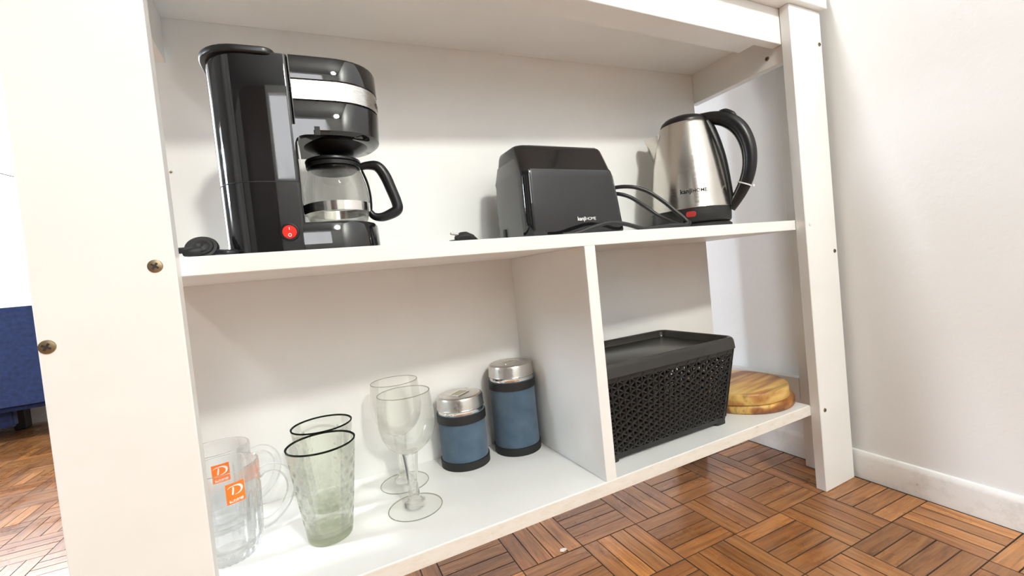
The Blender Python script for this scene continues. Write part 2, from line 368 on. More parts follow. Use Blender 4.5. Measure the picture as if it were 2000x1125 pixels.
for b in ((X0, WX0, -0.02, HC), (WX1, 1.3, -0.02, HC), (WX0, WX1, -0.02, WZ0), (WX0, WX1, WZ1, HC)): box(bm, b[0], b[1], Y1, Y1+0.1, b[2], b[3])
struct(from_bm('wall_back', bm, M['wall']), 'white wall behind the blue sofa')
win = bpy.data.objects.new('window_1', None); COL.objects.link(win); win.location = (0, 0, 0); struct(win, 'bright window behind the blue sofa')
for n, b in (('window_frame', (WX0, WX0+0.05, WZ0, WZ1)), ('window_frame', (WX1-0.05, WX1, WZ0, WZ1)), ('window_frame', (WX0+.05, WX1-.05, WZ1-0.05, WZ1)), ('window_frame', (WX0+.05, WX1-.05, WZ0, WZ0+0.03)), ('window_frame', (-1.60, -1.55, WZ0+.03, WZ1-.05))):
    bm = bmesh.new(); box(bm, b[0], b[1], Y1+0.03, Y1+0.08, b[2], b[3]); from_bm(n, bm, M['cap'], win)
for a, b in ((WX0+.05, -1.60), (-1.55, WX1-.05)):
    bm = bmesh.new(); box(bm, a, b, Y1+0.052, Y1+0.058, WZ0+.03, WZ1-.05); from_bm('pane', bm, M['pane'], win)
# baseboards
def baseboard_right():
    prof = [(0, 0), (0.0075, 0), (0.0078, 0.046), (0.0066, 0.052), (0.004, 0.0565), (0, 0.058)]
    bm = bmesh.new(); rings = []
    for k in range(31):
        y = Y0 + (Y1-Y0)*k/30; rings.append([(wallx(y)-d, y, z) for d, z in prof])
    loft(bm, rings); return from_bm('baseboard_right', bm, M['baseboard'], None, 35)
struct(baseboard_right(), 'chipped white painted baseboard along the white wall')
bm = bmesh.new(); box(bm, X0, 1.19, Y1-0.012, Y1, 0, 0.075); struct(from_bm('baseboard_back', bm, M['baseboard']))

# parquet floor
bm = bmesh.new(); box(bm, X0, 1.35, Y0, Y1+.1, -0.03, -0.0022)
floor = struct(from_bm('floor', bm, M['grout']), 'basket weave parquet floor of small brown wooden slats')
PIT, ANG, OX, OY = 0.1204, -0.030, 0.9893, 0.1075
ca, sa = math.cos(ANG), math.sin(ANG)
def grid(u, v): return (OX + PIT*(u*ca - v*sa), OY + PIT*(u*sa + v*ca))
SL, SWD = PIT, PIT/4
def slat_verts():
    g, c = 0.0003, 0.0007; x, y = SL/2-g, SWD/2-g
    V = [(-x, -y, -.0022), (x, -y, -.0022), (x, y, -.0022), (-x, y, -.0022), (-x, -y, -c), (x, -y, -c), (x, y, -c), (-x, y, -c), (-x+c, -y+c, 0), (x-c, -y+c, 0), (x-c, y-c, 0), (-x+c, y-c, 0)]
    F = [(0, 1, 5, 4), (1, 2, 6, 5), (2, 3, 7, 6), (3, 0, 4, 7), (4, 5, 9, 8), (5, 6, 10, 9), (6, 7, 11, 10), (7, 4, 8, 11), (8, 9, 10, 11)]
    return V, F
SV, SF = slat_verts()
slat_me = bpy.data.meshes.new('slat'); slat_me.from_pydata(SV, [], SF); slat_me.materials.append(M['parquet']); slat_me.materials.append(M['grout'])
for pi_, p_ in enumerate(slat_me.polygons): p_.material_index = 0 if pi_ == 8 else 1
cells = []
for i in range(-34, 2):
    for j in range(-16, 21):
        for k in range(4):
            along_y = (i+j) % 2 == 1
            if along_y: u, v, rot = i+(k+.5)/4, j+.5, ANG+PI/2
            else: u, v, rot = i+.5, j+(k+.5)/4, ANG
            x, y = grid(u, v)
            if x > wallx(y)-0.002 or x < X0 or y > Y1-0.01 or y < -2: continue
            score = 0; p = project((x, y, 0))
            if p and -25 < p[0] < 2025 and 780 < p[1] < 1150:
                vis = (p[0] < 150) or (p[0] > 780 and p[1] > 795 + 0.384*(1583-p[0]) - 6 and p[1] > 850)
                if vis: score = FPX/p[2]
            cells.append((score, x, y, rot))
cells.sort(key=lambda c: -c[0])
ind = [c for c in cells if c[0] > 0][:300]; rest = cells[len(ind):]
for s, x, y, r in ind:
    o = bpy.data.objects.new('slat', slat_me); COL.objects.link(o); o.parent = floor
    o.location = (x, y, 0.0); o.rotation_euler = (0, 0, r + random.uniform(-.004, .004)); o.location.z = random.uniform(-0.0004, 0)
V, F = [], []
for s, x, y, r in rest:
    b = len(V); c_, s_ = math.cos(r), math.sin(r)
    V += [(x+a*c_-bb*s_, y+a*s_+bb*c_, z) for a, bb, z in SV]; F += [tuple(q+b for q in f) for f in SF]
me = bpy.data.meshes.new('slat_field'); me.from_pydata(V, [], F); o = link('slat_field', me, [M['parquet'], M['grout']], floor); me.polygons.foreach_set('material_index', [0 if i % 9 == 8 else 1 for i in range(len(me.polygons))]); o['kind'] = 'stuff'

# ------------------------------------------------------------------ the white shelf unit
unit = thing('shelf_unit', (0, 0, 0), 'white melamine console shelf unit with two open shelves standing on parquet', 'shelf unit')
W_, E_ = M['white'], M['edge']
XS = 1.0804
for side in (-1, 1):
    fx0, fx1 = (L, L+WB) if side > 0 else (-WB, 0)
    lg = board('front_leg', unit, W_, fx0, fx1, -T, 0, 0, ZT, 0.0012)
    sx0, sx1 = (XS, XS+0.0195) if side > 0 else (1-XS-0.0195, 1-XS)
    board('side_board', lg, W_, sx0, sx1, 0.0003, 0.066, 0.0, ZT, 0.0008)
    # rear leg tucked behind the back panel
    rx0, rx1 = (0.86, 0.86+WB) if side > 0 else (0.0, WB)
    ym = max(DX(rx0), DX(rx1))+0.006
    board('rear_leg', unit, W_, rx0, rx1, ym, ym+T, 0, ZT, 0.0008)
board('tabletop', unit, W_, -0.112, 1.1075, -0.031, 0.31, ZT+0.0003, ZT+0.0275, 0.0012)
PR = 1.004; PLX = -0.066
# back panel (askew), shelves as trapezoid boards
def askew(name, x0, x1, y0, z0, z1, mat, gap=0.0004, bv=0.0008):
    return hexboard(name, unit, mat, [(x0, y0, z0), (x1, y0, z0), (x1, DX(x1)-gap, z0), (x0, DX(x0)-gap, z0), (x0, y0, z1), (x1, y0, z1), (x1, DX(x1)-gap, z1), (x0, DX(x0)-gap, z1)], bv)
hexboard('back_panel', unit, W_, [(PLX, DX(PLX), 0.145), (PR, DX(PR), 0.145), (PR, DX(PR)+.006, 0.145), (PLX, DX(PLX)+.006, 0.145), (PLX, DX(PLX), ZT), (PR, DX(PR), ZT), (PR, DX(PR)+.006, ZT), (PLX, DX(PLX)+.006, ZT)])
askew('shelf', PLX, PR, 0.0006, ZM-TS, ZM, W_)['label'] = 'middle shelf board'
lowsh = askew('shelf', PLX, PR, 0.0006, ZL-TS, ZL, W_); lowsh['label'] = 'lower shelf board with scuffed front edge'
board('edge_strip', lowsh, E_, 0.0002, L-0.0002, -0.0012, 0.0004, ZL-TS, ZL-0.0006, 0.0004)
askew('top_panel', PLX, PR-0.0003, 0.0205, ZU, ZT, W_)
hexboard('divider', unit, W_, [(0.4848, 0.0, ZL), (0.5043, 0.0, ZL), (0.5043, DX(.5043), ZL), (0.4848, DX(.4848), ZL), (0.4848, 0.0, ZM-TS), (0.5043, 0.0, ZM-TS), (0.5043, DX(.5043), ZM-TS), (0.4848, DX(.4848), ZM-TS)])
fa = board('front_apron', unit, W_, -0.002, L+0.002, 0.0006, T, ZF, ZT, 0.0008)
board('apron_cleat', fa, W_, 0.04, 0.957, T+0.0002, 0.060, ZF+0.006, ZU, 0.0008)
board('side_apron', unit, W_, PR, PR+0.0195, 0.0006, DX(PR)+.01, ZA, ZT, 0.0008)
board('side_apron', unit, W_, -0.0585, -0.039, 0.0006, DX(0)-.001, ZA, ZU, 0.0008)
for a, b in ((XS-0.001, XS+0.0185), (1-XS-0.0185, 1-XS+0.001)):
    board('side_rail', unit, W_, a, b, 0.0665, 0.285, 0.150, 0.2005, 0.0008)
# screws
def screw(x, y, z, r, axis, mat, cross=True):
    bm = bmesh.new(); lathe(bm, [(0, 0.0013), (r*0.6, 0.0012), (r*0.92, 0.0007), (r, -0.0006)], 20)
    o = from_bm('screw', bm, mat, unit, 40); o.location = (x, y, z)
    o.rotation_euler = (PI/2, random.uniform(0, 1.5), 0) if axis == 'y' else (0, -PI/2, 0)
    if cross:
        bm = bmesh.new(); d = r*0.55; w_ = r*0.14
        box(bm, -d, d, -w_, w_, 0.0009, 0.0016); box(bm, -w_, w_, -d, d, 0.0009, 0.00165)
        c = from_bm('cross_slot', bm, M['slot'], o)
    return o
ys = -T-0.0003
for x, z in ((-0.0156, 0.5375), (-0.0957, 0.4748)): screw(x, ys, z, 0.0062, 'y', M['brass'])
screw(1.0140, ys, 0.5358, 0.0048, 'y', M['cap'], False)
for x, z in ((1.0926, 0.8948), (1.0914, 0.4770), (1.0152, 0.1632)): screw(x, ys, z, 0.0042, 'y', M['brass'])
screw(PR-0.0003, 0.0325, 0.8800, 0.0045, 'x', M['brass'])
screw(-0.050, DX(-.05)-.0004, 0.700, 0.002, 'y', M['brass'], False)

# ------------------------------------------------------------------ coffee maker
cm = thing('coffee_maker', (0.12, 0.09, ZM), 'glossy black drip coffee maker with steel band and red switch', 'coffee maker', rz=math.radians(-3))
HT = 0.252
def cmo(x): return x-0.12
# tank body
bm = bmesh.new(); tank = rrect(cmo(.0335), cmo(.1205), -.0600, .0600, (.040, .005, .005, .040), 8)
rings = []
for z, k in ((0.0, .965), (0.004, .975), (0.12, .99), (0.226, 1.0), (0.228, .995)):
    rings.append([((x+.043)*k-.043, y*k, z) for x, y in tank])
loft(bm, rings); from_bm('tank_body', bm, M['gloss'], cm, 35)
bm = bmesh.new(); prism(bm, [(x*1.04+.0018, y*1.045) for x, y in rrect(cmo(.030), cmo(.107), -.0605, .0605, (.041, .012, .012, .041), 8)], .2250, .2328, .0020); from_bm('tank_lid', bm, M['satin'], cm, 35)
# seam line
bm = bmesh.new(); sm = [((x+.043)*.9935-.043, y*.9935) for x, y in tank]
loft(bm, [[(x, y, .0818) for x, y in sm], [(x, y, .0828) for x, y in sm]], False, False); from_bm('seam', bm, M['seam'], cm)
# brew head: half-round front
def dshape(x0, x1, hw, n=20, sq=2.3):
    out = [(x0, hw)] if 0 else []
    a_len = 0.062; pts = [(x0, -hw)]
    for k in range(n+1):
        a = -PI/2 + PI*k/n; ca_, sa_ = math.cos(a), math.sin(a)
        pts.append((x1-a_len+a_len*abs(ca_)**(2/sq), hw*(abs(sa_)**(2/sq))*(1 if sa_ > 0 else -1)))
    pts.append((x0, hw)); return pts
def dring(x0, x1, hw, z, s=1.0): return [(x0+(x-x0)*s, y*s, z) for x, y in dshape(x0, x1, hw)]
hx0, hx1 = cmo(.1215), cmo(.2235)
bm = bmesh.new(); loft(bm, [dring(hx0, hx1, .0585, .2005, .985), dring(hx0, hx1, .0590, .202), dring(hx0, hx1, .0600, .226), dring(hx0, hx1, .0592, .2285, .99)]); from_bm('brew_head_top', bm, M['gloss'], cm, 35)
bm = bmesh.new(); loft(bm, [dring(hx0, hx1-.0008, .0590, .1780), dring(hx0, hx1-.0005, .0592, .2000)]); sb = from_bm('steel_band', bm, M['band'], cm, 35)
bm = bmesh.new(); loft(bm, [dring(hx0, hx1-.006, .0545, .139, .97), dring(hx0, hx1-.003, .0572, .143), dring(hx0, hx1-.0005, .0586, .1755), dring(hx0, hx1-.0007, .0580, .1776, .99)]); from_bm('brew_head', bm, M['gloss'], cm, 35)
# filter cone under the head
bm = bmesh.new(); cx = cmo(.166)
lathe(bm, [(0, .128), (.020, .128), (.024, .130), (.034, .1355), (.045, .143), (.0455, .150), (0, .150)], 40)
for v in bm.verts: v.co.x += cx
from_bm('filter_basket', bm, M['satin'], cm, 35)
# side bracket stepping under the head, arch
bm = bmesh.new(); arch = [(.1175, .1480), (.1400, .1480), (.1400, .1370), (.1300, .1365), (.1245, .1350), (.1210, .1320), (.1190, .1270), (.1175, .1150)]
loft(bm, [[(cmo(x), y, z) for x, z in arch] for y in (-.0592, -.0480)]); from_bm('bracket', bm, M['gloss'], cm, 35)
bm = bmesh.new(); box(bm, cmo(.141), cmo(.147), -.0578, -.052, .137, .147); from_bm('bracket_gap', bm, M['seam'], cm)
# base with warming plate
bm = bmesh.new(); bs = dshape(cmo(.1165), cmo(.208), .0590)
loft(bm, [[(x, y, .003) for x, y in bs], [(x, y*1.0, .0050) for x, y in bs], [(cmo(.1165)+(x-cmo(.1165))*.99, y*.99, .0315) for x, y in bs], [(cmo(.1165)+(x-cmo(.1165))*.965, y*.955, .0350) for x, y in bs]]); from_bm('base', bm, M['gloss'], cm, 35)
bm = bmesh.new(); lathe(bm, [(0, .0366), (.040, .0366), (.0415, .0355), (.0415, .0345), (0, .0345)], 40)
for v in bm.verts: v.co.x += cmo(.1600)
from_bm('warming_plate', bm, M['satin'], cm, 35)
bm = bmesh.new(); prism(bm, rrect(cmo(.036), cmo(.204), -.0575, .0575, (.038, .03, .03, .038), 8), 0, .0032); from_bm('foot_plate', bm, M['rubber'], cm)
# rocker switch
bm = bmesh.new(); lathe(bm, [(.0074, .0012), (.0082, .0026), (.0098, .0018), (.0106, -.001)], 32); bm2 = bm
szl = from_bm('switch', bm, M['satin'], cm, 40); szl.location = (cmo(.1025), -.0588, .0242); szl.rotation_euler = (PI/2, 0, 0)
bm = bmesh.new()
n = 28; rings = []
V0 = []
for k in range(n):
    a = 2*PI*k/n; x, y = .0075*math.cos(a), .0075*math.sin(a)
    V0.append((x, y))
def rz_(y): return .0016 + (.0014 if y > 0 else 0)*(y/.008) + .0006*(1-(y/.008)**2) - (0.0006 if y < 0 else 0)*(-y/.008)
grd = [[None]*13 for _ in range(13)]
verts = [bm.verts.new((x, y, rz_(y))) for x, y in V0]; low = [bm.verts.new((x, y, -.001)) for x, y in V0]; cv = bm.verts.new((0, 0.001, rz_(.001)))
for k in range(n):
    j = (k+1) % n; bm.faces.new((verts[k], verts[j], cv)); bm.faces.new((low[k], low[j], verts[j], verts[k]))
rk = from_bm('rocker', bm, M['red'], szl, 30)
bm = bmesh.new()
lathe(bm, [(.0013, 0), (.0013, .0003), (.0019, .0003), (.0019, 0)], 16)
for v in bm.verts: v.co += Vector((0, -.0035, .0021))
box(bm, -.0003, .0003, .0022, .0052, .0026, .0034)
from_bm('switch_marks', bm, M['inkwhite'], szl)
# print on the band, running round the front
def band_fn(x0):
    pts = dshape(hx0, hx1-.0003, .0593, 60); acc = [0]
    for a, b in zip(pts[:-1], pts[1:]): acc.append(acc[-1]+math.hypot(b[0]-a[0], b[1]-a[1]))
    def fn(x, y):
        s = acc[-1]/2 - .0300 + x
        for k in range(len(acc)-1):
            if acc[k+1] >= s: break
        t = (s-acc[k])/max(acc[k+1]-acc[k], 1e-9); a, b = Vector(pts[k]), Vector(pts[k+1]); p = a.lerp(b, t); d = (b-a).normalized()
        return (p.x+d.y*.0003, p.y-d.x*.0003, .1855+y)
    return fn
place_print('brand_print', logo_parts(.047), band_fn(0), M['inkdark'], sb)
# cord and plug, lying to the left
cz = ZM
def rel(o, p): return o.matrix_basis.inverted() @ Vector(p)
def cm_local(pts): 
    mw = Matrix.Translation(cm.location) @ Matrix.Rotation(cm.rotation_euler.z, 4, 'Z'); mi = mw.inverted(); return [mi @ Vector(p) for p in pts]
tube_obj('power_cord', cm_local([(.058, .14, ZM+.010), (.040, .150, ZM+.006), (.022, .11, ZM+.004), (.030, .075, ZM+.006), (.044, .052, ZM+.0065), (.036, .040, ZM+.0055), (.028, .048, ZM+.007), (.018, .056, ZM+.010)]), .0036, M['cord'], cm, 8)
tube_obj('power_cord', cm_local([(-.022, .052, ZM+.0115), (-.012, .050, ZM+.0115), (.000, .048, ZM+.0115), (.010, .047, ZM+.011)]), .0034, M['cord'], cm, 8)
bm = bmesh.new(); lathe(bm, [(0, .010), (.004, .0115), (.009, .010), (.0105, .0085), (.0140, .0085), (.0150, .0065), (.0185, .0060), (.0198, .0035), (.0195, .0012), (.0198, 0), (0, 0)], 32)
bmesh.ops.rotate(bm, verts=bm.verts, matrix=Matrix.Rotation(math.radians(70), 3, 'X'), cent=(0, 0, 0)); bmesh.ops.scale(bm, verts=bm.verts, vec=(.82, 1, .70))
mnz = min(v.co.z for v in bm.verts)
pv = cm_local([(.011, .056, ZM-mnz)])[0]
for v in bm.verts: v.co += pv
from_bm('plug', bm, M['rubber'], cm, 35)
bm = bmesh.new(); tube(bm, cm_local([(-.004, .044, ZM+.0085), (.004, .042, ZM+.0085), (.011, .043, ZM+.009)]), [.0040, .0052, .0056], 10); from_bm('plug_neck', bm, M['rubber'], cm, 40)

# carafe on the warming plate
ca_loc = cm.matrix_basis
mw = Matrix.Translation(cm.location) @ Matrix.Rotation(cm.rotation_euler.z, 4, 'Z')
cl = mw @ Vector((cmo(.1600), 0, .0366))
crf = thing('glass_carafe', cl, 'small glass coffee carafe with black handle on the warming plate', 'carafe', rz=math.radians(-10))
go = [(.0, .0), (.030, .0), (.0335, .0015), (.0362, .006), (.0385, .014), (.0398, .022), (.0405, .030), (.0400, .042), (.0380, .054), (.0345, .066), (.0318, .0735), (.0315, .078)]
gi = [(r-.0016, z+(.0016 if z < .01 else 0)) for r, z in go[1:]][::-1] + [(0, .0018)]
lathe_obj('glass_bowl', go+gi, M['carafeglass'], crf, 56, smooth=35)
lathe_obj('steel_band', [(.0402, .0150), (.0409, .0150), (.0415, .0265), (.0408, .0265)], M['chrome'], crf, 56, closed=True)
lathe_obj('lid', [(0, .0870), (.012, .0867), (.022, .0858), (.029, .0850), (.0335, .0842), (.0342, .0830), (.0340, .0808), (.0325, .0798), (.0290, .0790), (.0285, .072), (.026, .070), (0, .070)], M['satin'], crf, 48)
lathe_obj('rim_collar', [(.0318, .0745), (.0334, .0745), (.0338, .0790), (.0320, .0790)], M['satin'], crf, 48, closed=True)
tube_obj('handle', [(.0325, 0, .0765), (.0430, 0, .0785), (.0555, 0, .0765), (.0640, 0, .0640), (.0700, 0, .0460), (.0755, 0, .0270), (.0750, 0, .0175), (.0660, 0, .0120), (.0540, 0, .0085), (.0440, 0, .0105), (.0385, 0, .0180)], [.0045, .0055, .0072, .0076, .0074, .0072, .0074, .0070, .0060, .0050, .0040], M['satin'], crf, 12, 6, side=(0, 1, 0), flat=1.2)
tube_obj('handle_strap', [(.0350, 0, .0715), (.0398, 0, .0560), (.0420, 0, .0400), (.0418, 0, .0240), (.0400, 0, .0140)], .0016, M['satin'], crf, 8, 6, side=(0, 1, 0), flat=2.5)

# ------------------------------------------------------------------ toaster
TX0, TX1, TY0, TY1, TH = .434, .631, .070, .190, .152
to = thing('toaster', ((TX0+TX1)/2, (TY0+TY1)/2, ZM), 'black toaster with glossy front standing between coffee maker and kettle', 'toaster')
hw, hd = (TX1-TX0)/2, (TY1-TY0)/2
def t_ring(z, sx, sy, dy=0, r=.014, dxr=0):
    return [(x, y+dy, z) for x, y in rrect(-hw*sx, hw*sx-dxr, -hd*sy, hd*sy, r, 6)]
bm = bmesh.new()
loft(bm, [t_ring(.006, .975, .97, 0, .012), t_ring(.010, .99, .99, 0, .013), t_ring(.06, .995, .985, 0, .014, .006), t_ring(.102, .985, .965, 0, .014, .011), t_ring(.110, .98, .955, 0, .014, .013), t_ring(.1135, .978, .935, 0, .014, .0135), t_ring(.1155, .975, .905, 0, .014, .014), t_ring(.1500, .965, .70, 0, .015, .018), t_ring(.1545, .96, .65, 0, .015, .0185), t_ring(.1565, .95, .60, 0, .015, .019), t_ring(.157, .92, .54, 0, .015, .019)])
from_bm('body', bm, M['gloss'], to, 28)
# left end panel, following the body; white reflections are put into its grey colour
bm = bmesh.new(); rings = []
for z, xo, yy0, yy1 in ((.006, .0015, -.040, .052), (.06, .0018, -.040, .052), (.103, .0020, -.038, .050), (.110, .0035, -.037, .049), (.116, .0026, -.035, .047), (.136, .0016, -.030, .042), (.143, -.0035, -.026, .038)):
    sx = .985 if z < .1 else (.972 if z < .12 else .955)
    x = -hw*sx-xo
    rings.append([(x+.006, yy0-.004, z), (x+.0015, yy0, z), (x, yy0+.006, z), (x, yy1-.006, z), (x+.0015, yy1, z), (x+.006, yy1+.004, z)])
loft(bm, rings); from_bm('end_panel', bm, plain('reflection_grey_plastic', (.10, .097, .09), .22), to, 28)
bm = bmesh.new(); prism(bm, rrect(-hw*.95, hw*.94, -hd*.9, hd*.9, .012, 4), .0035, .0065); from_bm('base_plate', bm, M['rubber'], to)
for x in (-1, 1):
    for y in (-1, 1):
        bm = bmesh.new(); lathe(bm, [(0, 0), (.0075, 0), (.0085, .0045), (0, .0045)], 16); f = from_bm('foot', bm, M['rubber'], to, 40); f.location = (x*hw*.82, y*hd*.8, 0)
for y in (-.022, .022):
    bm = bmesh.new(); box(bm, -hw*.72, hw*.66, y-.012, y+.012, .1566, .1575); from_bm('bread_slot', bm, M['seam'], to)
bm = bmesh.new(); prism(bm, rrect(-hw*1.03, -hw*.99, .02, .03, .0015, 3), .004, .028, .001); from_bm('crumb_tray_tab', bm, M['satin'], to)
def tofn(x, y):
    return (.5270-(TX0+TX1)/2+x, -hd*.992-.0009 + (.0)*y, .0275+y)
place_print('brand_print', logo_parts(.0375), tofn, M['inkwhite'], to)
tl = Vector(to.location)
def tloc(pts): return [Vector(p)-tl for p in pts]
tube_obj('power_cord', tloc([(.612, .165, ZM+.082), (.640, .125, ZM+.0905), (.666, .098, ZM+.0895), (.692, .080, ZM+.078), (.716, .064, ZM+.055), (.732, .050, ZM+.032), (.744, .040, ZM+.0145), (.736, .037, ZM+.0075), (.705, .040, ZM+.0080), (.665, .040, ZM+.0055), (.640, .040, ZM+.0050), (.605, .042, ZM+.0140), (.572, .043, ZM+.0185), (.540, .044, ZM+.0130), (.505, .046, ZM+.0045), (.480, .048, ZM+.0038)]), .0036, M['cord'], to, 8, side=None)
tube_obj('power_cord', tloc([(.612, .170, ZM+.079), (.645, .130, ZM+.083), (.672, .108, ZM+.074), (.700, .095, ZM+.052), (.720, .080, ZM+.030), (.738, .055, ZM+.0105), (.748, .043, ZM+.0055)]), .0036, M['cord'], to, 8)
bm = bmesh.new()
tube(bm, tloc([(.739, .044, ZM+.0050), (.746, .036, ZM+.0080), (.749, .040, ZM+.0130), (.744, .047, ZM+.0115), (.737, .044, ZM+.0075)]), .0030, 8); from_bm('cord_knot', bm, M['cord'], to, 40)
# plug with metal pins (the toaster's lead comes round behind it)
tube_obj('power_cord', tloc([(.48, .185, ZM+.010), (.44, .205, ZM+.005), (.395, .18, ZM+.004), (.360, .11, ZM+.004), (.340, .070, ZM+.005)]), .0034, M['cord'], to, 8)
bm = bmesh.new()
rings = []
for x, z0, z1, hy in ((.306, .004, .0125, .009), (.312, .0025, .0160, .0105), (.320, .0018, .0165, .0110), (.330, .0008, .0120, .0090), (.337, .0004, .0050, .0050)):
    rings.append([Vector((x, .050+hy*math.cos(a), ZM+(z0+z1)/2+(z1-z0)/2*math.sin(a)))-tl for a in [2*PI*k/12 for k in range(12)]])
loft(bm, rings); from_bm('plug', bm, M['rubber'], to, 40)
for (yy, zz, dz) in ((.046, .0120, .0035), (.052, .0050, -.002)):
    bm = bmesh.new(); p0 = Vector((.3075, yy, ZM+zz)); p1 = Vector((.2960, yy-.002, ZM+max(.0020, zz+dz*.6)))
    tube(bm, tloc([p0, (p0+p1)/2, p1]), .0017, 8, 2); from_bm('pin', bm, M['tin'] if zz > .01 else M['slot'], to, 40)

# ------------------------------------------------------------------ electric kettle
KC = Vector((.8590, .1285, ZM))
ke = thing('electric_kettle', KC, 'brushed steel electric kettle with black handle beside the toaster', 'kettle')
vd = Vector((KC.x-CAM.x, KC.y-CAM.y, 0)).normalized(); kr = Vector((vd.y, -vd.x, 0)); kf = -vd     # profile plane seen from the front of the shelf
ha = math.radians(12); hdir = kr*math.cos(ha) + kf*math.sin(ha)                                   # handle turned a little forward
def kp(r, z, off=0.0): 
    s = Vector((-hdir.y, hdir.x, 0)); p = hdir*r + s*off; return Vector((p.x, p.y, z))
lathe_obj('power_base', [(0, 0), (.074, 0), (.0765, .002), (.0765, .0095), (.0735, .0125), (.060, .0130), (0, .0130)], M['matte'], ke, 56)
lathe_obj('base_collar', [(0, .0135), (.0700, .0135), (.0735, .0150), (.0760, .0185), (.0768, .0300), (.0770, .0425), (0, .0425)], M['matte'], ke, 56)
kprof = [(.0778, .0428), (.0788, .0436), (.0782, .0460), (.0772, .062), (.0755, .085), (.0728, .110), (.0693, .135), (.0645, .160), (.0590, .183), (.0530, .203), (.0490, .216), (.0478, .2200), (.0462, .2212)]
lathe_obj('steel_body', kprof + [(.0440, .2205), (0, .2205)], M['steel'], ke, 72, smooth=50)
def kr_at(z):
    for (r0, z0), (r1, z1) in zip(kprof[:-1], kprof[1:]):
        if z0 <= z <= z1: return r0+(r1-r0)*(z-z0)/max(z1-z0, 1e-9)
    return kprof[-1][0]
lathe_obj('lid', [(.0455, .2190), (.0465, .2230), (.0440, .2290), (.0370, .2350), (.0250, .2390), (.0100, .2405), (0, .2408)], M['satin'], ke, 56)
# spout: a pouring lip opposite the handle
bm = bmesh.new(); sdir = -hdir; sa0 = math.atan2(sdir.y, sdir.x); rings = []
NS = 12
for k in range(NS+1):
    s = k/NS; z = .146 + s*(.2085-.146); wd = math.radians(4+34*s**0.7); pr = .0335*s**1.25+.0004
    ring = []
    for q in range(17):
        u = -1+2*q/16; rr_ = kr_at(z)-.0012 + pr*(1-abs(u)**1.15); ring.append((rr_*math.cos(sa0+u*wd), rr_*math.sin(sa0+u*wd), z + .004*s*(1-abs(u))))
    rings.append(ring)
R = [[bm.verts.new(p) for p in r] for r in rings]
for a, b in zip(R[:-1], R[1:]):
    for q in range(16): bm.faces.new((a[q], a[q+1], b[q+1], b[q]))
bm.faces.new(R[-1]); bm.faces.new(R[0][::-1])
from_bm('spout', bm, M['steel'], ke, 40)
# handle, spine strip, switch, tie
tube_obj('handle', [kp(.030, .2300), kp(.055, .2240), kp(.083, .2120), kp(.1040, .1880), kp(.1150, .1550), kp(.1160, .1220), kp(.1090, .0920), kp(.0970, .0680), kp(.0850, .0500), kp(.0755, .0365)], [.0085, .0125, .0150, .0150, .0140, .0130, .0125, .0115, .0105, .0090], M['satin'], ke, 16, 6, side=tuple(Vector((-hdir.y, hdir.x, 0))), flat=1.05)
tube_obj('handle_spine', [kp(.0485, .2185), kp(.0555, .200), kp(.0640, .170), kp(.0710, .135), kp(.0760, .090), kp(.0785, .055), kp(.0785, .0370)], [.0060, .0065, .0062, .0058, .0052, .0050, .0048], M['satin'], ke, 10, 6, side=tuple(Vector((-hdir.y, hdir.x, 0))), flat=2.1)
tube_obj('lid_button', [kp(.070, .2305), kp(.080, .2285), kp(.092, .2195), kp(.098, .2110)], [.0045, .0070, .0070, .0040], M['satin'], ke, 10, 4)
# white cable tie round the handle
c0 = kp(.1040, .0810); tdir = (kp(.0970, .0680)-kp(.1090, .0920)).normalized(); s_ = Vector((-hdir.y, hdir.x, 0)); q_ = tdir.cross(s_)
ringp = [c0 + s_*math.cos(a)*.0132 + q_*math.sin(a)*.0126 for a in [2*PI*k/24 for k in range(24)]]
bm = bmesh.new(); loft(bm, [[p+tdir*d*1.0+(p-c0).normalized()*e for p in ringp] for d, e in ((-.0012, 0), (.0012, 0), (.0012, .0012), (-.0012, .0012))], closed=True); ti = from_bm('cable_tie', bm, M['tie'], ke, 40)
hb = c0 + (kr*.9 - kf*0 + Vector((0, 0, -.35))).normalized()*.0155
bm = bmesh.new(); box(bm, -.0028, .0028, -.0022, .0022, -.0022, .0022); bevel(bm, .0006)
for v in bm.verts: v.co += hb
from_bm('tie_head', bm, M['tie'], ti)
# red indicator and print, facing forward
def kwrap(x, y, r, z0): 
    a = math.atan2(kf.y, kf.x) + x/r; return (r*math.cos(a), r*math.sin(a), z0+y)
kfa = .06
bm = bmesh.new(); ol = rrect(-.0092, .0092, -.0055, .0055, .0045, 5)
loft(bm, [[kwrap(x, y, .0765, .0310) for x, y in ol], [kwrap(x, y, .0778, .0310) for x, y in ol], [kwrap(x*.93, y*.88, .0783, .0310) for x, y in ol]]); from_bm('indicator', bm, M['redlight'], ke, 30)
place_print('brand_print', logo_parts(.050), lambda x, y: kwrap(x-.0165, y, kr_at(.0725+y)+.0005, .0725), M['inkdark'], ke)

